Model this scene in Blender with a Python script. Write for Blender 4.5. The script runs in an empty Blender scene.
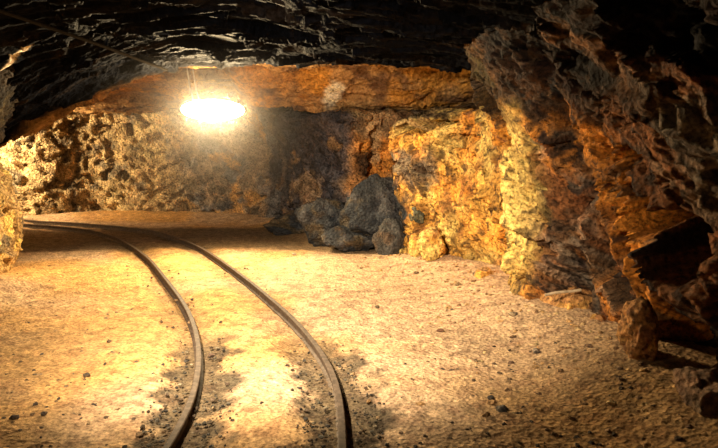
import bpy, math
import numpy as np
from mathutils import Vector

S = bpy.context.scene
COL = S.collection

# ------------------------------------------------------------------ camera, world, exposure
CAM_Z, FPX = 1.35, 600.0
PITCH = math.atan(74.0 / FPX)
cam_d = bpy.data.cameras.new('camera')
cam_d.sensor_width = 36.0
cam_d.lens = 36.0 * FPX / 718.0
cam_d.clip_start = 0.02
cam = bpy.data.objects.new('camera', cam_d)
cam.location = (0, 0, CAM_Z)
cam.rotation_euler = (math.pi / 2 - PITCH, 0, 0)
COL.objects.link(cam)
S.camera = cam

w = bpy.data.worlds.new('mine_dark')
S.world = w
w.use_nodes = True
w.node_tree.nodes['Background'].inputs['Color'].default_value = (0.45, 0.6, 1.0, 1)
w.node_tree.nodes['Background'].inputs['Strength'].default_value = 0.012

S.view_settings.view_transform = 'Standard'
S.view_settings.look = 'None'
S.view_settings.gamma = 1.0
S.view_settings.use_curve_mapping = False
S.view_settings.exposure = 0.0

LAMP_COLOR = (1.0, 0.74, 0.40)
LAMP_POWER = 780.0        # radiance of the flood lamp's glass
LAMP2_POWER = 540.0       # the lamp round the bend
SPOT_WATT = 1750.0        # hooded spot lamp under the roof above the viewer's path
HAZE = 0.038


# ------------------------------------------------------------------ places read off the photograph
def ray(px, py):
    u, v = (px - 359.0) / FPX, -(py - 224.0) / FPX
    c, s = math.cos(PITCH), math.sin(PITCH)
    return np.array([u, c + v * s, -s + v * c])


def at(px, py, d):            # point at distance d (metres along y)
    r = ray(px, py)
    return np.array([0, 0, CAM_Z]) + r * (d / r[1])


def on_floor(px, py, z=0.0):
    r = ray(px, py)
    return np.array([0, 0, CAM_Z]) + r * ((z - CAM_Z) / r[2])


# ------------------------------------------------------------------ noise
def _h(ix, iy, iz, seed):
    with np.errstate(over='ignore'):
        n = (ix.astype(np.uint32) * np.uint32(374761393) + iy.astype(np.uint32) * np.uint32(668265263)
             + iz.astype(np.uint32) * np.uint32(2147483647 - 58) + np.uint32((seed * 974634777) & 0xffffffff))
        n = (n ^ (n >> np.uint32(13))) * np.uint32(1274126177)
        n = n ^ (n >> np.uint32(16))
        n = n * np.uint32(2246822519)
        n = n ^ (n >> np.uint32(15))
    return n


def _r(n, k=0):
    with np.errstate(over='ignore'):
        n = (n + np.uint32(k * 40503 + 17)) * np.uint32(2654435761)
        n = n ^ (n >> np.uint32(15))
        n = n * np.uint32(2246822519)
        n = n ^ (n >> np.uint32(13))
    return n.astype(np.float64) / 4294967295.0


def vnoise(p, seed=0):                     # smooth noise in -1..1
    i = np.floor(p).astype(np.int64)
    f = p - i
    f = f * f * f * (f * (f * 6 - 15) + 10)
    out = 0
    for dx in (0, 1):
        wx = f[:, 0] if dx else 1 - f[:, 0]
        for dy in (0, 1):
            wy = f[:, 1] if dy else 1 - f[:, 1]
            for dz in (0, 1):
                wz = f[:, 2] if dz else 1 - f[:, 2]
                out = out + wx * wy * wz * _r(_h(i[:, 0] + dx, i[:, 1] + dy, i[:, 2] + dz, seed))
    return out * 2 - 1


def fbm(p, octv=4, seed=0, gain=0.5):
    a, t, s = 1.0, 0, 0
    for k in range(octv):
        t = t + a * vnoise(p * (2.03 ** k) + 13.7 * k, seed + k)
        s += a
        a *= gain
    return t / s


def ridged(p, octv=4, seed=0):
    a, t, s = 1.0, 0, 0
    for k in range(octv):
        t = t + a * (1 - np.abs(vnoise(p * (2.03 ** k) + 7.1 * k, seed + k)) * 2)
        s += a
        a *= 0.5
    return t / s


def facets(p, seed=0, tilt=1.0):           # chipped-rock planes, about -1..1; also the cell's random number
    i = np.floor(p).astype(np.int64)
    best = np.full(len(p), 1e9)
    val = np.zeros(len(p))
    rnd = np.zeros(len(p))
    for dx in (-1, 0, 1):
        for dy in (-1, 0, 1):
            for dz in (-1, 0, 1):
                c = (i[:, 0] + dx, i[:, 1] + dy, i[:, 2] + dz)
                n = _h(c[0], c[1], c[2], seed)
                d = np.stack([p[:, k] - (c[k] + _r(n, k)) for k in range(3)], 1)
                q = (d * d).sum(1)
                m = q < best
                best = np.where(m, q, best)
                t = sum((_r(n, 5 + k) * 2 - 1) * d[:, k] for k in range(3)) * tilt
                val = np.where(m, (_r(n, 9) * 2 - 1) * 0.5 + t, val)
                rnd = np.where(m, _r(n, 11), rnd)
    return val, rnd


def smooth(a, b, x):
    t = np.clip((x - a) / (b - a), 0, 1)
    return t * t * (3 - 2 * t)


# ------------------------------------------------------------------ mesh helpers
def make_mesh(name, V, F, color=None, flat=False):
    V = np.asarray(V, dtype=np.float32)
    F = np.asarray(F, dtype=np.int32)
    me = bpy.data.meshes.new(name)
    me.vertices.add(len(V))
    me.vertices.foreach_set('co', V.ravel())
    k = F.shape[1]
    me.loops.add(F.size)
    me.loops.foreach_set('vertex_index', F.ravel())
    me.polygons.add(len(F))
    me.polygons.foreach_set('loop_start', np.arange(0, F.size, k, dtype=np.int32))
    me.polygons.foreach_set('use_smooth', np.full(len(F), not flat))
    me.update(calc_edges=True)
    me.validate()
    if color is not None:
        a = me.color_attributes.new('tint', 'FLOAT_COLOR', 'POINT')
        c = np.ones((len(V), 4), dtype=np.float32)
        c[:, :3] = color
        a.data.foreach_set('color', c.ravel())
    return me


def obj(name, me, mat, parent=None, loc=(0, 0, 0), rot=(0, 0, 0)):
    o = bpy.data.objects.new(name, me)
    COL.objects.link(o)
    if mat is not None:
        me.materials.append(mat)
    o.location = loc
    o.rotation_euler = rot
    o.parent = parent
    return o


def tag(o, label, cat, group=None, kind=None):
    o['label'] = label
    o['category'] = cat
    if group:
        o['group'] = group
    if kind:
        o['kind'] = kind
    return o


def empty(name, loc, rot=(0, 0, 0)):
    o = bpy.data.objects.new(name, None)
    COL.objects.link(o)
    o.location = loc
    o.rotation_euler = rot
    o.empty_display_size = 0.1
    return o


def grid_faces(n, m, flip=False):
    i, j = np.meshgrid(np.arange(n - 1), np.arange(m - 1), indexing='ij')
    a = (i * m + j).ravel()
    f = np.stack([a, a + m, a + m + 1, a + 1], 1)
    return f[:, ::-1] if flip else f


def catmull(P, step):
    P = np.asarray(P, float)
    P = np.vstack([2 * P[0] - P[1], P, 2 * P[-1] - P[-2]])
    out = []
    for k in range(1, len(P) - 2):
        p0, p1, p2, p3 = P[k - 1:k + 3]
        n = max(2, int(np.linalg.norm(p2 - p1) / step))
        t = (np.arange(n) / n)[:, None]
        out.append(0.5 * (2 * p1 + (p2 - p0) * t + (2 * p0 - 5 * p1 + 4 * p2 - p3) * t ** 2
                          + (3 * p1 - p0 - 3 * p2 + p3) * t ** 3))
    out.append(P[-2][None])
    return np.vstack(out)


def smooth_path(P, n=5):
    P = P.copy()
    for _ in range(n):
        P[1:-1] = 0.25 * P[:-2] + 0.5 * P[1:-1] + 0.25 * P[2:]
    return P


def sweep(path, prof):
    """closed cross-section prof [(side, up)] carried along a path; ends capped"""
    P = np.asarray(path, float)
    T = np.gradient(P, axis=0)
    T /= np.linalg.norm(T, axis=1)[:, None]
    side = np.cross(T, np.array([0, 0, 1.0]))
    side /= np.linalg.norm(side, axis=1)[:, None]
    up = np.cross(side, T)
    prof = np.asarray(prof, float)
    m = len(prof)
    V = (P[:, None, :] + side[:, None, :] * prof[None, :, :1] + up[:, None, :] * prof[None, :, 1:]).reshape(-1, 3)
    F = []
    for i in range(len(P) - 1):
        for j in range(m):
            a, b = i * m + j, i * m + (j + 1) % m
            F.append((a, b, b + m, a + m))
    # caps as fans of quads around a centre
    for e, base in ((0, 0), (1, (len(P) - 1) * m)):
        c = len(V)
        V = np.vstack([V, V[base:base + m].mean(0)[None]])
        for j in range(0, m, 1):
            q = (base + j, base + (j + 1) % m, c, c)
            F.append(q if e else q[::-1])
    quads = [f for f in F if len(set(f)) == 4]
    tris = [tuple(dict.fromkeys(f)) for f in F if len(set(f)) == 3]
    me = bpy.data.meshes.new('sweep')
    me.from_pydata([tuple(v) for v in V], [], quads + tris)
    me.update()
    return me


def tube_mesh(path, r, seg=10):
    return sweep(path, [(r * math.cos(2 * math.pi * k / seg), r * math.sin(2 * math.pi * k / seg)) for k in range(seg)])


# ------------------------------------------------------------------ materials
def new_mat(name):
    m = bpy.data.materials.new(name)
    m.use_nodes = True
    nt = m.node_tree
    return m, nt, nt.nodes['Principled BSDF']


def N(nt, kind, **kw):
    n = nt.nodes.new(kind)
    for k, v in kw.items():
        if k in n.inputs:
            n.inputs[k].default_value = v
        else:
            setattr(n, k, v)
    return n


def ramp(nt, fac, stops):
    r = nt.nodes.new('ShaderNodeValToRGB')
    e = r.color_ramp.elements
    while len(e) < len(stops):
        e.new(0.5)
    for k, (p, c) in enumerate(stops):
        e[k].position = p
        e[k].color = (*c, 1) if len(c) == 3 else c
    nt.links.new(fac, r.inputs['Fac'])
    return r


def mix(nt, a, b, fac, blend='MIX'):
    m = nt.nodes.new('ShaderNodeMix')
    m.data_type = 'RGBA'
    m.blend_type = blend
    for s, v in ((m.inputs['Factor'], fac), (m.inputs['A'], a), (m.inputs['B'], b)):
        if hasattr(v, 'is_linked'):
            nt.links.new(v, s)
        elif isinstance(v, (int, float)):
            s.default_value = v
        else:
            s.default_value = (*v, 1)
    return m.outputs['Result']


def tinted(name, grain=40.0, contrast=0.6, bump=0.6, bdist=0.02, rough=0.85, spec=0.25):
    """the surface's own colour (attribute 'tint') broken up by grains and specks, with fine relief"""
    m, nt, b = new_mat(name)
    tc = N(nt, 'ShaderNodeNewGeometry')
    att = N(nt, 'ShaderNodeAttribute', attribute_name='tint')
    n1 = N(nt, 'ShaderNodeTexNoise', Scale=grain, Detail=6.0, Roughness=0.7)
    n2 = N(nt, 'ShaderNodeTexVoronoi', Scale=grain * 0.75)
    n3 = N(nt, 'ShaderNodeTexNoise', Scale=grain * 0.18, Detail=5.0, Roughness=0.65)
    for n in (n1, n2, n3):
        nt.links.new(tc.outputs['Position'], n.inputs['Vector'])
    lo, hi = 1 - contrast, 1 + contrast * 0.75
    r1 = ramp(nt, n1.outputs['Fac'], [(0.34, (lo, lo, lo)), (0.5, (1, 1, 1)), (0.66, (hi, hi, hi))])
    r3 = ramp(nt, n3.outputs['Fac'], [(0.36, (0.72, 0.66, 0.66)), (0.5, (1, 1, 1)), (0.64, (1.2, 1.2, 1.15))])
    c = mix(nt, att.outputs['Color'], r1.outputs['Color'], 1.0, 'MULTIPLY')
    c = mix(nt, c, r3.outputs['Color'], 1.0, 'MULTIPLY')
    nt.links.new(c, b.inputs['Base Color'])
    b.inputs['Roughness'].default_value = rough
    b.inputs['Specular IOR Level'].default_value = spec
    ma = N(nt, 'ShaderNodeMath', operation='ADD')
    nt.links.new(n1.outputs['Fac'], ma.inputs[0])
    nt.links.new(n2.outputs['Distance'], ma.inputs[1])
    bp = N(nt, 'ShaderNodeBump', Strength=bump, Distance=bdist)
    nt.links.new(ma.outputs[0], bp.inputs['Height'])
    nt.links.new(bp.outputs['Normal'], b.inputs['Normal'])
    return m


def plain(name, col, rough=0.6, metal=0.0, var=0.25, scale=25.0, bump=0.15, spec=0.3):
    m, nt, b = new_mat(name)
    tc = N(nt, 'ShaderNodeNewGeometry')
    n1 = N(nt, 'ShaderNodeTexNoise', Scale=scale, Detail=5.0)
    nt.links.new(tc.outputs['Position'], n1.inputs['Vector'])
    r = ramp(nt, n1.outputs['Fac'], [(0.3, tuple(c * (1 - var) for c in col)), (0.7, tuple(c * (1 + var) for c in col))])
    nt.links.new(r.outputs['Color'], b.inputs['Base Color'])
    b.inputs['Roughness'].default_value = rough
    b.inputs['Metallic'].default_value = metal
    b.inputs['Specular IOR Level'].default_value = spec
    bp = N(nt, 'ShaderNodeBump', Strength=bump, Distance=0.005)
    nt.links.new(n1.outputs['Fac'], bp.inputs['Height'])
    nt.links.new(bp.outputs['Normal'], b.inputs['Normal'])
    return m


M_ROCK = tinted('wall_rock', 30, 0.85, 1.0, 0.035, spec=0.15)
M_CEIL = tinted('ceiling_rock', 22, 0.6, 0.8, 0.03, rough=0.75, spec=0.025)
M_FLOOR = tinted('dirt_floor', 48, 0.6, 0.8, 0.016, rough=0.95, spec=0.1)
M_STONE = tinted('loose_stone', 34, 0.75, 0.9, 0.03)
M_RAIL = plain('rusted_rail_steel', (0.085, 0.062, 0.046), 0.7, 0.0, 0.45, 30, spec=0.12)
M_STEEL = plain('dark_lamp_steel', (0.05, 0.045, 0.04), 0.5, 0.6)
M_GALV = plain('worn_bracket_steel', (0.45, 0.40, 0.34), 0.45, 0.5)
M_CABLE = plain('black_rubber', (0.011, 0.009, 0.007), 0.95, spec=0.0)
M_WOOD = plain('weathered_wood', (0.42, 0.33, 0.22), 0.8, 0, 0.3, 40)


def glow(name, power):
    m, nt, b = new_mat(name)
    b.inputs['Base Color'].default_value = (0.9, 0.85, 0.75, 1)
    b.inputs['Emission Color'].default_value = (*LAMP_COLOR, 1)
    b.inputs['Emission Strength'].default_value = power
    return m


# ------------------------------------------------------------------ rock relief
STRIKE = np.array([0.25, -0.80, -0.55])
STRIKE /= np.linalg.norm(STRIKE)


def strata(p, k):             # squeeze space along the bedding so the noise runs out in layers
    a = p @ STRIKE
    return p - np.outer(a, STRIKE) * k


def relief(p, amp=1.0, layer=0.0, seed=0):
    q = strata(p, layer) if layer else p
    warp = np.stack([vnoise(p * 2.3 + 31 * k, seed + 40 + k) for k in range(3)], 1) * 0.12
    q = q + warp
    f1, r1 = facets(q / 0.55, seed + 1, 1.0)
    f2, r2 = facets(q / 0.22 + 5, seed + 2, 1.1)
    qq = strata(p, layer * 0.5) if layer else q
    f3, r3 = facets(qq / 0.085 + 9, seed + 3, 1.2)
    d = 0.16 * fbm(p / 1.1, 3, seed + 10) + 0.11 * f1 + 0.060 * f2 + 0.034 * f3 + 0.018 * fbm(qq / 0.05, 2, seed + 20)
    d = d + 0.075 * (np.abs(fbm(qq / 0.17, 4, seed + 25)) - 0.2)
    return d * amp, (r1, r2, r3)


def blend(c, col, wgt):
    w_ = np.clip(wgt, 0, 1)[:, None]
    return c * (1 - w_) + np.asarray(col)[None] * w_


OCHRE, YELLOW, ORANGE = (0.62, 0.33, 0.07), (0.74, 0.52, 0.16), (0.66, 0.25, 0.03)
RUST, TAN, GREY = (0.22, 0.09, 0.035), (0.52, 0.37, 0.19), (0.10, 0.098, 0.095)
BLUE, UMBER, NEAR_BLACK = (0.024, 0.028, 0.036), (0.07, 0.04, 0.022), (0.0014, 0.0020, 0.0042)  # the last tone paints the near roof's shade into its colour


def patch(p, centre, radius, seed, rough=0.7):
    d = np.linalg.norm((p - np.asarray(centre)) / np.asarray(radius), axis=1)
    return smooth(1.15, 0.65, d + rough * fbm(p / 0.25, 3, seed))


def wall_sheet(name, base, inward, ztop, lean, colour, amp, layer, seed, pockets=None, fine=0.0028):
    """a rock face: a plan line carried up to ztop, leaning over by lean(z), with real relief"""
    line = catmull(base, 0.02)
    d = np.hypot(line[:, 0], line[:, 1])
    st = np.maximum(0.010, fine * d)
    s = np.concatenate([[0], np.cumsum(np.linalg.norm(np.diff(line, axis=0), axis=1))])
    keep, acc = [0], 0.0
    for k in range(1, len(s)):
        if s[k] - s[keep[-1]] >= st[k]:
            keep.append(k)
    lp = smooth_path(line, 8)[keep]
    T = np.gradient(lp, axis=0)
    T /= np.linalg.norm(T, axis=1)[:, None]
    Nn = np.stack([-T[:, 1], T[:, 0]], 1) * inward
    for _ in range(30):
        Nn[1:-1] = 0.25 * Nn[:-2] + 0.5 * Nn[1:-1] + 0.25 * Nn[2:]
    Nn /= np.linalg.norm(Nn, axis=1)[:, None]
    step = max(0.011, fine * float(np.median(d)))
    zs = np.arange(-0.25, ztop, step)
    n, m = len(lp), len(zs)
    Z = np.tile(zs, n)
    L = lean(Z, np.repeat(lp[:, 1], m))
    P = np.stack([np.repeat(lp[:, 0], m), np.repeat(lp[:, 1], m), Z], 1)
    nn = np.stack([np.repeat(Nn[:, 0], m), np.repeat(Nn[:, 1], m), np.zeros(n * m)], 1)
    P = P + nn * L[:, None]
    dd, r = relief(P, amp, layer, seed)
    if pockets is not None:
        dd = dd - pockets(P)
    col = colour(P, r)
    V = P + nn * dd[:, None]
    V[:, 2] += 0.35 * dd * np.sign(vnoise(P * 3, seed + 77))
    me = make_mesh(name, V, grid_faces(n, m, inward < 0), col)
    o = obj(name, me, M_ROCK)
    o['kind'] = 'structure'
    return o


# ------------------------------------------------------------------ floor
def floor_height(x, y):
    p = np.stack([x, y, np.zeros_like(x)], 1)
    z = 0.035 * fbm(p / 1.6, 3, 300) + 0.010 * fbm(p / 0.22, 3, 310)
    # loose debris banked up against the walls
    z += 0.16 * smooth(0.75, -0.1, right_x(y) - x) * smooth(8.0, 6.8, y)
    z += 0.10 * smooth(1.0, 0.0, back_y(x) - y)
    z += 0.14 * smooth(-2.9, -3.6, x) * smooth(7.0, 5.5, y)
    return z


RB = [(640, 385), (600, 348), (560, 330), (530, 316), (515, 306), (495, 290), (470, 276), (446, 268), (418, 262), (400, 254)]
right_base = [(1.95, -3.0), (1.85, 0.0), (1.78, 1.6), (1.74, 2.6)] + [tuple(on_floor(*q)[:2]) for q in RB] \
    + [(0.62, 8.6), (0.75, 9.6)]
right_base = np.array(right_base)
back_base = np.array([(-10.5, 11.2), (-9, 11.7)] + [tuple(on_floor(*q)[:2]) for q in
                     [(20, 221), (110, 216), (215, 217), (262, 221), (290, 228), (322, 238), (352, 243)]]
                     + [(0.25, 8.9), (0.9, 9.0), (1.6, 9.2)])


def right_x(y):
    o = np.argsort(right_base[:, 1])
    return np.interp(y, right_base[o, 1], right_base[o, 0])


def back_y(x):
    o = np.argsort(back_base[:, 0])
    return np.interp(x, back_base[o, 0], back_base[o, 1])


LEFT_PX = [(165, 451), (173, 440), (188, 413), (196, 388), (199.5, 365), (199, 345), (195, 327), (189, 311), (179, 295),
           (165, 277), (150, 259), (135, 248), (116, 237), (92, 230), (60, 226), (18, 223.5)]
RIGHT_PX = [(343, 452), (343, 437), (342, 416), (341, 398), (336, 379), (327, 360), (313, 340), (290, 314), (270, 297),
            (250, 281), (230, 266), (210, 252), (190, 242), (165, 233), (130, 227), (70, 222.5), (20, 220.5)]
RAIL_Z = 0.044


def rail_line(px):
    P = np.array([on_floor(a, b, RAIL_Z) for a, b in px])[:, :2]
    a = P[0] + (P[0] - P[1]) / np.linalg.norm(P[0] - P[1]) * 1.2
    a2 = a + (P[0] - P[1]) / np.linalg.norm(P[0] - P[1]) * 2.5
    e = P[-1] + (P[-1] - P[-2]) / np.linalg.norm(P[-1] - P[-2]) * 3.0
    c = catmull(np.vstack([a2, a, P, e]), 0.05)
    return smooth_path(c, 60)


RAIL_L, RAIL_R = rail_line(LEFT_PX), rail_line(RIGHT_PX)


def dist_to(path, x, y):
    q = path[::3]
    out = np.full(len(x), 1e9)
    for a in q:
        out = np.minimum(out, (x - a[0]) ** 2 + (y - a[1]) ** 2)
    return np.sqrt(out)


def build_floor():
    ys = [-3.0]
    while ys[-1] < 13.6:
        ys.append(ys[-1] + max(0.014, min(0.06, 0.0042 * abs(ys[-1]))) if ys[-1] > 2.0 else ys[-1] + 0.1)
    ys = np.array(ys)
    ts = np.linspace(0, 1, 620)
    Y = np.repeat(ys, len(ts))
    T = np.tile(ts, len(ys))
    wl = np.where(Y < 3, -4.6, -4.6 - (Y - 3) * 1.0).clip(-11.5, 0)
    X = wl + (3.0 - wl) * T
    p = np.stack([X, Y, np.zeros_like(X)], 1)
    Z = floor_height(X, Y)
    dl, dr = dist_to(RAIL_L, X, Y), dist_to(RAIL_R, X, Y)
    dm = np.minimum(dl, dr)
    Z -= 0.03 * smooth(0.30, 0.10, dm)                       # trough worn beside the rails
    pebb, r = facets(p / 0.05, 330, 0.6)
    Z += 0.006 * pebb
    pb2, r2 = facets(p / 0.13, 333, 0.5)
    Z += 0.022 * np.clip(pb2 - 0.42, 0, 1) * smooth(0.0, 0.6, fbm(p / 0.9, 2, 334) + 0.3)
    # colour of the dirt
    c = np.tile(np.array([[0.58, 0.41, 0.26]]), (len(X), 1))
    c = blend(c, (0.60, 0.35, 0.13), smooth(-0.1, 0.5, fbm(p / 1.3, 3, 340)))
    c = blend(c, (0.40, 0.27, 0.17), smooth(0.0, 0.5, fbm(p / 0.35, 4, 345)) * 0.3)
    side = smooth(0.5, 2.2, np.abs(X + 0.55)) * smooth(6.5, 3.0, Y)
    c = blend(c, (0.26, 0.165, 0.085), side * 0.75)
    # dark ballast spilt along the near ends of the rails
    bal = smooth(0.30, 0.14, dm + 0.20 * fbm(p / 0.14, 4, 350)) * smooth(4.6, 3.5, Y + 0.5 * fbm(p / 0.5, 2, 351))
    c = blend(c, (0.060, 0.052, 0.038), bal * 0.96)
    c = blend(c, (0.20, 0.14, 0.08), smooth(0.25, 0.06, dm) * 0.5)
    # shadow band across the bend, painted into the dirt colour
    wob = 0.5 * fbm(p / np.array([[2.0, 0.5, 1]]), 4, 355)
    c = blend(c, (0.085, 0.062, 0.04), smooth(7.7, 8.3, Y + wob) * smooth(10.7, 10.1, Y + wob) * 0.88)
    c = blend(c, (0.12, 0.09, 0.05), smooth(0.50, 0.62, fbm(p / 0.10, 3, 360) * 0.5 + 0.5 * fbm(p / 0.7, 2, 361) + 0.42) * 0.25)
    c *= (0.82 + 0.36 * r)[:, None]
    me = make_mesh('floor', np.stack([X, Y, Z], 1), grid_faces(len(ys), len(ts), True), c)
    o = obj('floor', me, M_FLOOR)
    o['kind'] = 'structure'


build_floor()


# ------------------------------------------------------------------ ceiling
ARCH_X = np.array([-6.0, -4.75, -4.05, -3.05, -2.4, -0.9, 0.75, 1.3, 1.9, 2.6])
ARCH_Z = np.array([0.9, 1.35, 1.76, 2.21, 2.42, 2.46, 2.33, 2.22, 2.0, 1.7])
LIP = 7.95


def ceiling_height(x, y, detail=True):
    p = np.stack([x, y, np.zeros_like(x)], 1)
    near = np.interp(x, ARCH_X, ARCH_Z)
    lipy = LIP - 0.9 * smooth(0.0, 1.6, x) + 0.18 * fbm(p / 0.8, 3, 400)
    far = np.maximum(2.43 - 0.10 * (y - 8), 2.14)
    # a brow of rock that hangs down beyond the lip
    far = far - 0.34 * smooth(8.0, 9.05, y + 0.15 * fbm(p / 0.5, 2, 405)) * smooth(9.9, 9.2, y) * smooth(-2.1, -1.5, x)
    z = near + (np.where(x > -1.8, far, np.maximum(far, near)) - near) * smooth(lipy, lipy + 0.22, y)
    if detail:
        q = p * np.array([[0.55, 1.7, 1]]) + 0.25 * np.stack([vnoise(p * 1.5 + k, 410 + k) for k in range(3)], 1)
        f1, _ = facets(q / 0.75, 420, 1.0)
        f2, _ = facets(q / 0.28, 421, 1.1)
        f3, _ = facets(q / 0.11, 422, 1.2)
        z = z + 0.09 * fbm(p / 1.2, 3, 430) + 0.075 * f1 + 0.042 * f2 + 0.018 * f3 - 0.02 * ridged(q / 0.6, 3, 440)
    return z


def build_ceiling():
    ys = [-3.0]
    while ys[-1] < 13.4:
        ys.append(ys[-1] + (0.12 if ys[-1] < 2.5 else 0.020))
    ys = np.array(ys)
    xs = np.linspace(0, 1, 520)
    Y = np.repeat(ys, len(xs))
    T = np.tile(xs, len(ys))
    wl = np.where(Y < 6, -5.5, -5.5 - (Y - 6) * 3).clip(-11.0, 0)
    X = wl + (2.9 - wl) * T
    Z = ceiling_height(X, Y)
    p = np.stack([X, Y, Z], 1)
    c = np.tile(np.array([NEAR_BLACK]), (len(X), 1))  # shade on the near roof put into its colour as near-black
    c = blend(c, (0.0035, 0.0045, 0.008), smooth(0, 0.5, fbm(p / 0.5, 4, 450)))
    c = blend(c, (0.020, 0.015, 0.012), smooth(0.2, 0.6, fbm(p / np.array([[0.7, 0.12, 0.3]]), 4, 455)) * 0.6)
    ch = smooth(LIP - 0.35, LIP + 0.1, Y + 0.9 * smooth(0.0, 1.6, X) + 0.2 * fbm(p / 0.5, 3, 460))  # change from shaded to lit roof at the lip, made by colour
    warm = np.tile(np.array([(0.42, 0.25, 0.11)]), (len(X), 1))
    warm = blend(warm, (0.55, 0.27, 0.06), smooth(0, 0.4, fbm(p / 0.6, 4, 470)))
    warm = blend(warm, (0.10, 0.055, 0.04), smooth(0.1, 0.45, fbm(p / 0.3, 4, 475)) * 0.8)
    warm = blend(warm, (0.85, 0.80, 0.66), patch(p, at(334, 95, 8.7), (0.15, 0.6, 0.16), 476))  # white highlight on the brow, painted into the rock colour
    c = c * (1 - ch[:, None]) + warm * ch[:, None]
    # a pale streak crossing the dark roof
    a, b = np.array([-3.35, 5.75]), np.array([-2.75, 5.35])
    ab = b - a
    t = ((X - a[0]) * ab[0] + (Y - a[1]) * ab[1]) / (ab @ ab)
    dv = np.hypot(X - a[0] - ab[0] * np.clip(t, 0, 1), Y - a[1] - ab[1] * np.clip(t, 0, 1))
    c = blend(c, (0.7, 0.6, 0.45), smooth(0.04, 0.02, dv))
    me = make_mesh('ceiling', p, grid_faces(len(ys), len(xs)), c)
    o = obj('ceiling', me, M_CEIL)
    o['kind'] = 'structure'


build_ceiling()


# ------------------------------------------------------------------ walls
def lean_right(z, y):
    l = 0.55 * np.clip((z - 1.25) / 1.2, 0, 2) ** 1.6 - 0.10 * smooth(0.9, 0.2, z)
    # beyond the buttress the face stops at a ledge and the roof runs back over it
    l = l * smooth(6.4, 5.4, y) - 1.3 * smooth(1.72, 2.05, z) * smooth(5.7, 6.5, y)
    # the buttress that stands out by the bend
    l = l + 0.15 * np.exp(-((y - 5.0) / 0.22) ** 2) * smooth(2.3, 1.2, z) - 0.12 * np.exp(-((y - 4.42) / 0.16) ** 2)
    # hollow under the ledge beyond it
    l = l - 0.22 * np.exp(-((y - 6.0) / 0.45) ** 2) * np.exp(-((z - 0.25) / 0.3) ** 2)
    return l


POCKETS = [  # y, z, half-length along the wall, half-height, depth
    (3.66, 0.93, 0.26, 0.20, 0.85), (3.13, 0.83, 0.24, 0.21, 0.9), (3.30, 0.26, 0.30, 0.25, 0.65),
    (4.20, 0.57, 0.13, 0.20, 0.40), (4.35, 1.12, 0.12, 0.12, 0.25), (3.75, 1.30, 0.18, 0.07, 0.25),
    (2.75, 0.55, 0.14, 0.16, 0.40), (4.55, 0.36, 0.16, 0.10, 0.25), (3.9, 0.62, 0.09, 0.16, 0.3),
    (7.3, 1.62, 0.55, 0.07, 0.35), (6.6, 1.45, 0.40, 0.05, 0.2), (8.0, 1.80, 0.6, 0.06, 0.3)]


def right_pockets(p):
    d = 0
    d = d + 0.09 * smooth(0.20, 0.42, fbm(strata(p, 0.4) / 0.11, 3, 511)) * smooth(5.3, 4.6, p[:, 1])
    wob = 0.28 * fbm(p / 0.16, 3, 510)
    for y, z, a, h, dep in POCKETS:
        q = np.hypot((p[:, 1] - y) / a, (p[:, 2] - z) / h) + wob
        d = d + dep * smooth(1.12, 0.82, q)
    return d


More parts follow.
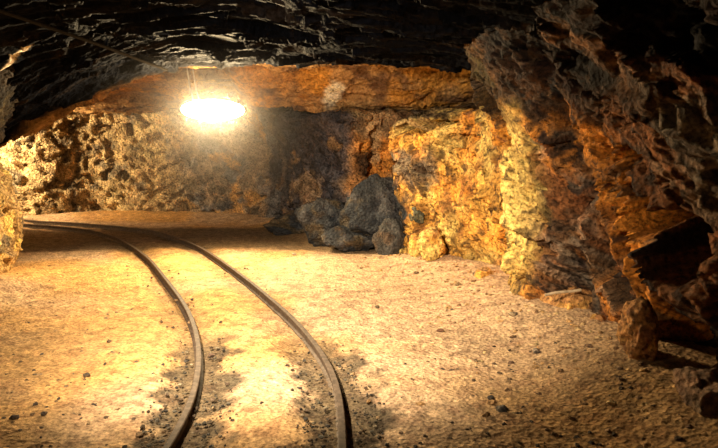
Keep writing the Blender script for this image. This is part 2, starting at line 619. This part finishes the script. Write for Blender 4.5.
def right_colour(p, r):
    r1, r2, r3 = r
    y, z = p[:, 1], p[:, 2]
    q = strata(p, 0.85)
    c = np.tile(np.array([RUST]), (len(p), 1))
    c = blend(c, ORANGE, smooth(0.05, 0.4, fbm(q / 0.35, 4, 520)) * 0.75)
    c = blend(c, UMBER, smooth(0.0, 0.3, fbm(q / 0.17, 4, 525)) * 0.95)
    c = blend(c, (0.03, 0.02, 0.018), smooth(0.15, 0.35, fbm(q / 0.07, 3, 526)) * 0.9)
    c = blend(c, (0.34, 0.27, 0.20), smooth(0.15, 0.5, fbm(q / 0.12, 3, 527)) * 0.4)
    # ochre-rich stretch by the bend
    far = smooth(4.75, 5.25, y + 0.35 * fbm(p / 0.4, 3, 530))
    oc = np.tile(np.array([OCHRE]), (len(p), 1))
    oc = blend(oc, YELLOW, smooth(-0.05, 0.35, fbm(p / 0.45, 4, 535)))
    oc = blend(oc, ORANGE, smooth(0.05, 0.4, fbm(p / 0.5 + 9, 4, 537)) * 0.8)
    oc = blend(oc, RUST, smooth(0.15, 0.45, fbm(p / 0.2, 4, 540)) * 0.75)
    c = c * (1 - far[:, None]) + oc * far[:, None]
    # pale face of the buttress
    c = blend(c, (0.92, 0.66, 0.20), np.exp(-((y - 4.98 + 0.06 * vnoise(p * 4, 546)) / 0.22) ** 4) * smooth(0.15, 0.5, z) * smooth(1.85, 1.5, z)
              * smooth(-0.45, 0.0, fbm(p / 0.25, 3, 545) + 0.15))
    # grey and blue-black rock further in and overhead
    c = blend(c, GREY, patch(p, (0.9, 7.5, 1.15), (0.6, 0.55, 0.28), 550) * 0.85)
    c = blend(c, BLUE, patch(p, (0.7, 7.9, 0.6), (0.5, 0.65, 0.55), 552))
    c = blend(c, ORANGE, patch(p, (0.7, 8.2, 1.45), (0.5, 0.7, 0.22), 555))
    c = blend(c, TAN, patch(p, (0.9, 7.6, 1.75), (0.6, 0.5, 0.14), 556) * 0.8)
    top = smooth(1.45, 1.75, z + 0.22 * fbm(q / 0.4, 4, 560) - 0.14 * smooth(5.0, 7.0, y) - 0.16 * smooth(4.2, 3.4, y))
    c = blend(c, NEAR_BLACK, top * 0.93)  # near-black towards the top of the face
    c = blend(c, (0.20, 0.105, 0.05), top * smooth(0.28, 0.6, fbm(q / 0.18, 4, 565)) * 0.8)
    c = blend(c, (0.20, 0.17, 0.13), patch(p, (1.8, 2.9, 1.3), (0.5, 0.3, 0.3), 570) * 0.6)
    c = blend(c, NEAR_BLACK, smooth(3.1, 1.8, y) * 0.6)
    crk = 1 - np.abs(fbm(strata(p, 0.5) / 0.30, 4, 580)) * 9
    c = blend(c, (0.05, 0.03, 0.02), smooth(0.25, 0.8, crk) * smooth(-0.1, 0.25, fbm(p / 0.5, 2, 581)) * 0.85)
    c = blend(c, (0.06, 0.035, 0.02), smooth(0.24, 0.40, fbm(p / 0.075, 3, 582)) * 0.8)
    c *= (0.70 + 0.6 * r2)[:, None] * (0.80 + 0.4 * r3)[:, None]
    return c


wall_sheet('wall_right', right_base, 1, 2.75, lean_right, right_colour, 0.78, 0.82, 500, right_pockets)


def lean_back(z, y):
    return 0.35 * np.clip((z - 1.1) / 1.2, 0, 2) ** 1.5 - 1.2 * smooth(1.84, 2.12, z) * smooth(10.4, 9.7, y)


def back_colour(p, r):
    r1, r2, r3 = r
    x, z = p[:, 0], p[:, 2]
    c = np.tile(np.array([TAN]), (len(p), 1))
    c = blend(c, (0.66, 0.50, 0.26), smooth(-0.1, 0.4, fbm(p / 0.7, 4, 620)))
    c = blend(c, GREY, smooth(0.1, 0.4, fbm(p / 0.3, 4, 625)) * 0.7)
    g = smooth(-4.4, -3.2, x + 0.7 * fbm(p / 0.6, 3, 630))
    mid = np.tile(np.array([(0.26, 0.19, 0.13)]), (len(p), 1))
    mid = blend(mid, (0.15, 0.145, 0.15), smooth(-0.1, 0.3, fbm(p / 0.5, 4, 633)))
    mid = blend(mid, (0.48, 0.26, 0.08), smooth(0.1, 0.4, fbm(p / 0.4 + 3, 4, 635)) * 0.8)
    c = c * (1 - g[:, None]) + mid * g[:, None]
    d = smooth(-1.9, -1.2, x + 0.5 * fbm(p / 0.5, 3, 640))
    c = blend(c, (0.050, 0.050, 0.066), d * 0.95)  # shade of the recess beyond the brow, painted into the rock colour
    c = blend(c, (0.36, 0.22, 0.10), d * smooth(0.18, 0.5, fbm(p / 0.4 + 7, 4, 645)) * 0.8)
    c = blend(c, (0.30, 0.21, 0.13), patch(p, at(300, 190, 9.6), (0.6, 0.8, 0.3), 646) * 0.8)
    c = blend(c, ORANGE, patch(p, at(376, 146, 9.0), (0.35, 0.5, 0.22), 648, 0.5))
    c = blend(c, (0.60, 0.42, 0.2), patch(p, at(362, 112, 9.0), (0.4, 0.5, 0.14), 649, 0.5) * 0.8)
    e = smooth(-0.25, 0.15, x + 0.3 * fbm(p / 0.4, 3, 650))
    c = blend(c, (0.50, 0.33, 0.17), e * 0.9)
    c = blend(c, ORANGE, e * smooth(0.05, 0.3, fbm(p / 0.45 + 2, 3, 651)) * 0.8)
    c = blend(c, GREY, e * smooth(0.0, 0.3, fbm(p / 0.35 + 6, 4, 653)) * 0.8)
    c = blend(c, UMBER, e * smooth(0.0, 0.35, fbm(p / 0.3, 4, 652)))
    c *= (0.66 + 0.66 * r2)[:, None] * (0.76 + 0.48 * r3)[:, None]
    return c


def back_pits(p):
    return 0.16 * smooth(0.22, 0.42, fbm(p / 0.20, 3, 660)) + 0.10 * smooth(0.25, 0.4, fbm(p / 0.09, 2, 661))


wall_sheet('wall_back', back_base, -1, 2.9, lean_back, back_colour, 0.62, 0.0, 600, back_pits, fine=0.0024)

left_base = np.array([(-4.3, -3.0), (-4.2, 1.5), (-4.0, 3.8), (-3.85, 5.0), (-3.68, 5.7), (-3.80, 6.4), (-4.3, 7.2), (-5.6, 7.9), (-8.0, 8.2), (-11, 8.3)])


def lean_left(z, y):
    return 0.10 * np.sin(z * 3.2) + 0.35 * np.clip((z - 1.35) / 1.0, 0, 2) ** 1.6


def left_colour(p, r):
    r1, r2, r3 = r
    c = np.tile(np.array([(0.42, 0.27, 0.11)]), (len(p), 1))
    c = blend(c, YELLOW, smooth(0, 0.4, fbm(p / 0.3, 4, 720)))
    c = blend(c, GREY, smooth(0.05, 0.4, fbm(p / 0.2, 4, 725)) * 0.7)
    c = blend(c, NEAR_BLACK, smooth(1.15, 1.4, p[:, 2] + 0.15 * fbm(p / 0.4, 3, 730)) * 0.95)  # shade on the upper wall painted in as near-black
    c *= (0.7 + 0.6 * r2)[:, None] * (0.8 + 0.4 * r3)[:, None]
    return c


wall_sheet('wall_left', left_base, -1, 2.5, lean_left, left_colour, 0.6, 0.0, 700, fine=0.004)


# ------------------------------------------------------------------ the track
def build_track():
    root = empty('mine_track', (RAIL_L[0][0], RAIL_L[0][1], 0))
    tag(root, 'narrow rusty mine track of two rails curving away to the far wall', 'railway track')
    prof = [(-0.027, -0.072), (0.027, -0.072), (0.027, -0.064), (0.008, -0.056), (0.008, -0.024), (0.017, -0.017),
            (0.018, -0.004), (0.014, 0.0), (-0.014, 0.0), (-0.018, -0.004), (-0.017, -0.017), (-0.008, -0.024),
            (-0.008, -0.056), (-0.027, -0.064)]
    for path, lab in ((RAIL_L, 'outer rail of the two, ending lower at the picture edge'), (RAIL_R, None)):
        P = np.column_stack([path, np.full(len(path), RAIL_Z)])
        P[:, 2] += 0.35 * floor_height(path[:, 0], path[:, 1])
        P[:, 2] = smooth_path(P[:, 2:3], 20)[:, 0]
        off = np.array([RAIL_L[0][0], RAIL_L[0][1], 0])
        me = sweep(P - off, prof)
        obj('rail', me, M_RAIL, root)
    return root


build_track()


# ------------------------------------------------------------------ loose rock
def ico(sub):
    import bmesh
    bm = bmesh.new()
    bmesh.ops.create_icosphere(bm, subdivisions=sub, radius=1.0)
    V = np.array([v.co[:] for v in bm.verts])
    F = np.array([[v.index for v in f.verts] for f in bm.faces])
    bm.free()
    return V, F


ICO = {k: ico(k) for k in (2, 3, 4, 5)}


def rock_mesh(name, size, seed, colour, sub=4):
    V, F = ICO[sub]
    rng = np.random.default_rng(seed)
    D = V / np.linalg.norm(V, axis=1)[:, None]
    r = np.full(len(D), 1.25)
    for _ in range(16):                      # planes that cleave the block
        n = rng.normal(size=3)
        n /= np.linalg.norm(n)
        h = rng.uniform(0.72, 1.0)
        k = D @ n
        r = np.where(k > 0.05, np.minimum(r, h / np.maximum(k, 0.05)), r)
    sz = np.array(size)
    P = D * r[:, None] * sz[None] * 0.5
    q = P + rng.uniform(0, 50, 3)
    m = float(np.mean(sz))
    f1, r1 = facets(q / (0.35 * m), seed, 1.0)
    f2, r2 = facets(q / (0.14 * m), seed + 1, 1.1)
    P = P + D * (0.06 * m * f1 + 0.028 * m * f2 + 0.02 * m * fbm(q / (0.1 * m), 3, seed))[:, None]
    c = colour(q, r1, r2, m)
    return make_mesh(name, P, F, c)


def tints(main, second, third=None):
    def f(q, r1, r2, m):
        c = np.tile(np.array([main]), (len(q), 1))
        c = blend(c, second, smooth(-0.05, 0.35, fbm(q / (0.4 * m), 4, 800)))
        if third:
            c = blend(c, third, smooth(0.1, 0.4, fbm(q / (0.25 * m) + 5, 4, 810)) * 0.85)
        return c * (0.72 + 0.55 * r1)[:, None] * (0.8 + 0.4 * r2)[:, None]
    return f


DARK = tints(BLUE, (0.05, 0.05, 0.055), (0.08, 0.06, 0.035))
OCHR = tints(YELLOW, OCHRE, RUST)
BROWN = tints((0.40, 0.20, 0.07), RUST, (0.55, 0.30, 0.08))
DUSK = tints((0.22, 0.13, 0.08), UMBER, (0.30, 0.2, 0.12))


def rock(name, px, py, wpx, hpx, d, depth, colour, seed, label, cat, sub=4, rot=0.0, group=None, sink=0.0):
    """px,py: centre in the photo; wpx,hpx: its size there; d: distance"""
    c = at(px, py, d)
    k = d / FPX
    me = rock_mesh(name, (wpx * k, depth, hpx * k), seed, colour, sub)
    o = obj(name, me, M_STONE, None, (c[0], c[1], c[2] - sink), (0, 0, rot))
    return tag(o, label, cat, group)


rock('boulder', 382, 213, 84, 84, 8.25, 0.9, DARK, 11, 'largest blue-black boulder, tall one at the bend beside the ochre wall', 'boulder', 5, group='dark boulders at the bend')
rock('boulder', 336, 226, 66, 50, 8.6, 0.8, DARK, 12, 'dark boulder of middle height, between the tallest and the low end one', 'boulder', 5, group='dark boulders at the bend')
rock('boulder', 300, 226, 62, 26, 9.6, 0.7, DARK, 13, 'low dark boulder ending the pile towards the lamp', 'boulder', 5, group='dark boulders at the bend')
rock('boulder', 352, 241, 48, 26, 8.0, 0.45, DARK, 14, 'low flat dark boulder in front of the pile on the dirt', 'boulder', 4, group='dark boulders at the bend')
rock('boulder', 394, 238, 36, 42, 7.7, 0.45, tints((0.05, 0.05, 0.05), (0.10, 0.07, 0.05)), 15, 'grey upright boulder leaning at the foot of the tallest one', 'boulder', 4, group='dark boulders at the bend')
rock('boulder', 417, 214, 17, 26, 7.35, 0.3, tints((0.10, 0.11, 0.08), (0.18, 0.16, 0.09)), 16, 'small greenish grey block wedged against the orange wall', 'boulder', 4)
rock('boulder', 433, 247, 28, 34, 6.8, 0.35, OCHR, 17, 'bright yellow boulder with a rusty underside at the wall foot', 'boulder', 4)
rock('boulder', 417, 247, 14, 30, 7.05, 0.25, OCHR, 18, 'slim yellow upright stone beside the yellow boulder', 'boulder', 3)
rock('boulder', 484, 282, 34, 24, 5.85, 0.35, tints(OCHRE, (0.3, 0.2, 0.12)), 19, 'dull brown boulder in the hollow behind the pale buttress', 'boulder', 4)
rock('boulder', 570, 310, 62, 38, 4.6, 0.5, BROWN, 20, 'broad orange boulder with a pale stick along its top', 'boulder', 5)
rock('boulder', 597, 335, 40, 34, 4.15, 0.4, BROWN, 21, 'rust orange boulder in front of the broad one, beside the dark hollow', 'boulder', 5)
rock('boulder', 548, 318, 30, 18, 4.72, 0.25, OCHR, 22, 'small yellow boulder at the foot of the pale buttress', 'boulder', 4)
rock('boulder', 622, 366, 34, 34, 3.62, 0.3, DUSK, 23, 'brown block at the near edge of the floor-level hollow', 'boulder', 4)
rock('boulder', 708, 395, 52, 60, 2.75, 0.35, DUSK, 24, 'dusky brown boulder at the wall foot nearest the viewer', 'boulder', 5)
rock('boulder', 640, 334, 32, 66, 3.38, 0.25, BROWN, 25, 'tawny pillar-shaped block standing before the floor-level hollow', 'boulder', 5)

STONES = [  # px, py, width px, colour, label
    (440, 331, 8, tints((0.10, 0.05, 0.035), (0.16, 0.08, 0.05)), 'small dark red stone alone on the bright dirt between rail and wall'),
    (536, 357, 9, tints((0.50, 0.42, 0.3), (0.12, 0.10, 0.08)), 'pale topped stone on the dirt in front of the buttress'),
    (588, 366, 8, tints((0.14, 0.09, 0.06), (0.25, 0.15, 0.08)), 'brown stone before the rust orange boulder'),
    (511, 364, 7, tints((0.20, 0.13, 0.09), (0.3, 0.2, 0.12)), 'dull brown stone nearest the pale topped stone'),
    (491, 399, 9, tints((0.06, 0.055, 0.05), (0.12, 0.1, 0.08)), 'upper stone of the dark pair on the near dirt'),
    (501, 410, 13, tints((0.06, 0.055, 0.05), (0.12, 0.1, 0.08)), 'lower and larger stone of the dark pair on the near dirt'),
    (513, 326, 9, tints((0.45, 0.36, 0.22), (0.2, 0.16, 0.12)), 'greyish stone lying at the buttress foot'),
    (87, 375, 9, tints((0.09, 0.07, 0.05), (0.18, 0.13, 0.08)), 'flat dark stone alone on the dirt outside the curve'),
    (109, 341, 6, tints((0.16, 0.10, 0.06), (0.25, 0.16, 0.09)), 'tiny brown stone higher up the dirt outside the curve'),
    (14, 417, 10, tints((0.08, 0.06, 0.05), (0.15, 0.11, 0.07)), 'dark stone nearest the picture corner on the trampled dirt'),
    (44, 414, 8, tints((0.08, 0.06, 0.05), (0.15, 0.11, 0.07)), 'second dark stone from the corner on the trampled dirt'),
    (36, 404, 6, tints((0.10, 0.08, 0.06), (0.15, 0.11, 0.07)), 'smallest dark stone behind the corner pair on trampled dirt'),
    (211, 355, 7, tints((0.12, 0.08, 0.06), (0.2, 0.13, 0.08)), 'brown stone just inside the outer rail bend'),
    (377, 305, 6, tints((0.12, 0.09, 0.06), (0.2, 0.14, 0.08)), 'tiny stone on the dirt halfway to the boulders'),
    (294, 253, 5, tints((0.62, 0.52, 0.38), (0.5, 0.4, 0.3)), 'tiny pale stone on the floor before the dark boulders'),
    (458, 290, 7, tints((0.3, 0.2, 0.1), (0.2, 0.14, 0.08)), 'brown stone below the yellow boulder on the dirt'),
    (416, 273, 6, tints((0.3, 0.2, 0.1), (0.2, 0.14, 0.08)), 'small stone under the slim yellow upright stone'),
    (620, 400, 8, tints((0.35, 0.22, 0.12), (0.2, 0.14, 0.08)), 'tan stone on the dirt before the brown block'),
    (560, 380, 7, tints((0.35, 0.22, 0.12), (0.2, 0.14, 0.08)), 'tan stone on open dirt between the dark pair and boulders'),
]
for k, (px, py, wp, colf, lab) in enumerate(STONES):
    g = on_floor(px, py + wp * 0.25)
    s = wp * g[1] / FPX
    z = floor_height(np.array([g[0]]), np.array([g[1]]))[0]
    me = rock_mesh('stone', (s, s * 0.8, s * 0.55), 60 + k, colf, 3)
    tag(obj('stone', me, M_STONE, None, (g[0], g[1], z + s * 0.16), (0, 0, k * 1.1)), lab, 'stone', 'loose stones on the floor')

# ballast gravel along the rails and crumbs of rock by the wall
def scatter(name, label, n, pick, smin, smax, cols, seed):
    rng = np.random.default_rng(seed)
    V0, F0 = ICO[2]
    Vs, Fs, Cs = [], [], []
    k = 0
    for _ in range(n):
        q = pick(rng)
        if q is None:
            continue
        x, y = q
        s = smin + (smax - smin) * rng.random() ** 3
        dims = s * rng.uniform(0.6, 1.2, 3) * np.array([1, 1, 0.7])
        D = V0 * (1 + 0.25 * rng.normal(size=(len(V0), 1)).clip(-1, 1))
        a = rng.uniform(0, 6.28)
        R = np.array([[math.cos(a), -math.sin(a), 0], [math.sin(a), math.cos(a), 0], [0, 0, 1]])
        z = floor_height(np.array([x]), np.array([y]))[0]
        Vs.append((D * dims * 0.5) @ R.T + np.array([x, y, z + 0.12 * s - 0.008]))
        Fs.append(F0 + k * len(V0))
        c = np.array(cols[rng.integers(len(cols))]) * rng.uniform(0.6, 1.3)
        Cs.append(np.tile(c[None], (len(V0), 1)))
        k += 1
    me = make_mesh(name, np.vstack(Vs), np.vstack(Fs), np.vstack(Cs), flat=True)
    tag(obj(name, me, M_STONE), label, 'gravel', None, 'stuff')


def by_rail(rng):
    path = RAIL_L if rng.random() < 0.5 else RAIL_R
    q = path[rng.integers(len(path))]
    if not 2.3 < q[1] < 2.5 + 1.5 * rng.random() ** 0.7 + 0.2:
        return None
    sd = rng.choice([-1, 1])
    return q[0] + sd * (0.06 + abs(rng.normal()) * 0.10), q[1] + rng.normal() * 0.05


def by_wall(rng):
    y = rng.uniform(2.4, 7.5)
    return right_x(np.array([y]))[0] - 0.05 - abs(rng.normal()) * 0.42, y


scatter('ballast_gravel', 'dark gravel lying along both rails nearest the viewer', 11000, by_rail, 0.009, 0.026,
        [(0.10, 0.09, 0.07), (0.06, 0.055, 0.05), (0.22, 0.18, 0.12), (0.14, 0.10, 0.07)], 5)
def by_floor(rng):
    y = 2.5 + 4.5 * rng.random() ** 1.8
    x = rng.uniform(-0.62 * y - 0.1, min(0.62 * y, 1.5))
    keep = 0.12 + 0.9 * min(1, abs(x + 0.55) / 1.2) ** 2 * (1.0 if y < 4 else 0.4)
    return (x, y) if rng.random() < keep else None


scatter('loose_gravel', 'dark gravel crumbs scattered over the dirt floor', 4200, by_floor, 0.008, 0.034,
        [(0.10, 0.075, 0.05), (0.16, 0.11, 0.07), (0.07, 0.055, 0.045), (0.30, 0.2, 0.11)], 8)
scatter('rock_debris', 'brown rock crumbs strewn along the foot of the rusty wall', 1100, by_wall, 0.010, 0.05,
        [(0.50, 0.32, 0.14), (0.42, 0.25, 0.11), (0.6, 0.44, 0.22), (0.25, 0.15, 0.08)], 6)

# pale stick lying on the broad orange boulder
a, b = at(545, 295, 4.42), at(581, 290, 4.42)
st = catmull(np.array([a, a * 0.66 + b * 0.34 + [0, 0, 0.006], a * 0.3 + b * 0.7, b]), 0.02)
tag(obj('stick', tube_mesh(st, 0.011, 8), M_WOOD), 'pale weathered stick lying across the broad orange boulder', 'stick')


# ------------------------------------------------------------------ the lamps
def dome_mesh(name, rx, rz, depth, nu=40, nv=14):
    V = [(0, -depth, 0)]
    for j in range(1, nv + 1):
        t = j / nv * math.pi / 2
        for i in range(nu):
            a = 2 * math.pi * i / nu
            V.append((rx * math.sin(t) * math.cos(a), -depth * math.cos(t), rz * math.sin(t) * math.sin(a)))
    F3 = [(0, 1 + i, 1 + (i + 1) % nu) for i in range(nu)]
    F = []
    for j in range(nv - 1):
        for i in range(nu):
            a0, b0 = 1 + j * nu + i, 1 + j * nu + (i + 1) % nu
            F.append((a0, a0 + nu, b0 + nu, b0))
    me = bpy.data.meshes.new(name)
    me.from_pydata(V, [], F3 + F)
    me.update()
    for p in me.polygons:
        p.use_smooth = True
    return me


def lathe_oval(name, prof, rx, rz, nu=40):
    """prof: (scale, y) rings; closed at both ends"""
    V, F = [], []
    for s, y in prof:
        for i in range(nu):
            a = 2 * math.pi * i / nu
            V.append((rx * s * math.cos(a), y, rz * s * math.sin(a)))
    for j in range(len(prof) - 1):
        for i in range(nu):
            a, b = j * nu + i, j * nu + (i + 1) % nu
            F.append((a, b, b + nu, a + nu))
    F.append(tuple(range(nu))[::-1])
    F.append(tuple(range((len(prof) - 1) * nu, len(prof) * nu)))
    me = bpy.data.meshes.new(name)
    me.from_pydata(V, [], F)
    me.update()
    for p in me.polygons:
        p.use_smooth = True
    return me


def flood_lamp(loc, aim, power, label, top):
    yaw = math.atan2(aim[1], aim[0]) + math.pi / 2
    tilt = math.atan2(-aim[2], math.hypot(aim[0], aim[1]))
    root = empty('flood_lamp', loc, (tilt, 0, yaw))
    tag(root, label, 'lamp', 'flood lamps hung from the roof')
    obj('lens', dome_mesh('lens', 0.40, 0.135, 0.025), glow('lamp_glass_glow', power), root)
    obj('housing', lathe_oval('housing', [(1.06, 0.0), (1.10, 0.012), (1.08, 0.06), (0.9, 0.13), (0.5, 0.17), (0.1, 0.175)], 0.40, 0.135), M_STEEL, root)
    bpy.context.view_layer.update()
    inv = root.matrix_world.inverted()
    for sx, dx in ((-0.26, -0.16), (-0.18, 0.02)):
        p0 = np.array(loc) + np.array([sx, 0.08, 0.05])
        p1 = np.array([loc[0] - 0.28 + dx * 0.4, loc[1] + 0.06, top])
        pts = [tuple(inv @ Vector(q)) for q in (p0, p0 * 0.5 + p1 * 0.5 + np.array([-0.01, 0, 0]), p1)]
        obj('hanger', tube_mesh(catmull(np.array(pts), 0.03), 0.010, 8), M_GALV, root)
    return root


LAMP_AT = at(213, 110, 8.0)
flood_lamp(tuple(LAMP_AT), (0.22, -0.93, -0.26), LAMP_POWER, 'glaring oval flood lamp hanging from the roof lip above the track', 2.46)
flood_lamp((-7.1, 9.95, 1.85), (0.02, 1.0, 0.03), LAMP2_POWER, 'flood lamp round the bend lighting the pale far wall', 2.35)



def spot_lamp(loc, target):
    v = Vector(target) - Vector(loc)
    q = v.to_track_quat('-Z', 'Y')
    root = empty('spot_lamp', loc)
    root.rotation_mode = 'QUATERNION'
    root.rotation_quaternion = q
    tag(root, 'hooded spot lamp under the roof above the track, out of the picture', 'lamp')
    hood = lathe_oval('hood', [(0.35, -0.20), (0.5, -0.18), (0.7, -0.05), (1.0, 0.10), (1.02, 0.10), (0.74, -0.04), (0.5, -0.15), (0.3, -0.16)], 0.15, 0.15)
    hood.transform(__import__('mathutils').Matrix.Rotation(-math.pi / 2, 4, 'X'))
    obj('hood', hood, M_STEEL, root)
    b = dome_mesh('bulb', 0.07, 0.07, 0.05)
    b.transform(__import__('mathutils').Matrix.Rotation(math.pi / 2, 4, 'X'))
    obj('bulb', b, glow('bulb_glow', 60), root)
    ld = bpy.data.lights.new('spot_light', 'SPOT')
    ld.energy = SPOT_WATT
    ld.color = (1.0, 0.79, 0.53)
    ld.spot_size = math.radians(95)
    ld.spot_blend = 1.0
    ld.shadow_soft_size = 0.06
    lo = bpy.data.objects.new('spot_light', ld)
    COL.objects.link(lo)
    lo.parent = root
    lo.location = (0, 0, -0.16)


spot_lamp((-1.2, 1.9, 2.12), (-0.35, 5.6, -0.1))

# power cable along the roof to the lamp
ys = np.linspace(2.6, 7.85, 40)
xs = np.interp(ys, [2.6, 4.2, 7.85], [-2.42, -2.46, -2.36])
zz = np.array([ceiling_height(np.array([x + dx for dx in (-.05, 0, .05)]), np.array([y] * 3)).min() for x, y in zip(xs, ys)])
zz = smooth_path(np.minimum.reduce([zz, np.roll(zz, 1), np.roll(zz, -1)])[:, None], 90)[:, 0] - 0.035
cab = np.column_stack([xs, ys, zz])
tag(obj('power_cable', tube_mesh(catmull(cab, 0.05), 0.016, 10), M_CABLE), 'dark power cable running along the roof towards the lamp', 'cable')


# ------------------------------------------------------------------ haze ball added for the halo about the lamp
def build_halo():
    R = 2.2
    V, F = ICO[3]
    me = make_mesh('lamp_halo', V * R, F)
    m = bpy.data.materials.new('halo_volume')
    m.use_nodes = True
    nt = m.node_tree
    nt.nodes.clear()
    out = nt.nodes.new('ShaderNodeOutputMaterial')
    vs = nt.nodes.new('ShaderNodeVolumeScatter')
    vs.inputs['Color'].default_value = (1, 0.93, 0.85, 1)
    vs.inputs['Anisotropy'].default_value = 0.55
    tc = nt.nodes.new('ShaderNodeTexCoord')
    ln = N(nt, 'ShaderNodeVectorMath', operation='LENGTH')
    nt.links.new(tc.outputs['Object'], ln.inputs[0])
    mr = N(nt, 'ShaderNodeMapRange')
    mr.inputs['From Min'].default_value = R * 0.97
    mr.inputs['From Max'].default_value = 0.0
    mr.inputs['To Min'].default_value = 0.0
    mr.inputs['To Max'].default_value = 1.0
    nt.links.new(ln.outputs['Value'], mr.inputs['Value'])
    pw = N(nt, 'ShaderNodeMath', operation='POWER')
    nt.links.new(mr.outputs['Result'], pw.inputs[0])
    pw.inputs[1].default_value = 2.0
    ml = N(nt, 'ShaderNodeMath', operation='MULTIPLY')
    nt.links.new(pw.outputs[0], ml.inputs[0])
    ml.inputs[1].default_value = HAZE
    nt.links.new(ml.outputs[0], vs.inputs['Density'])
    nt.links.new(vs.outputs['Volume'], out.inputs['Volume'])
    o = obj('lamp_halo', me, m, None, tuple(LAMP_AT))
    tag(o, 'haze ball added to give the lamp a halo', 'haze', None, 'stuff')


if HAZE > 0:
    build_halo()
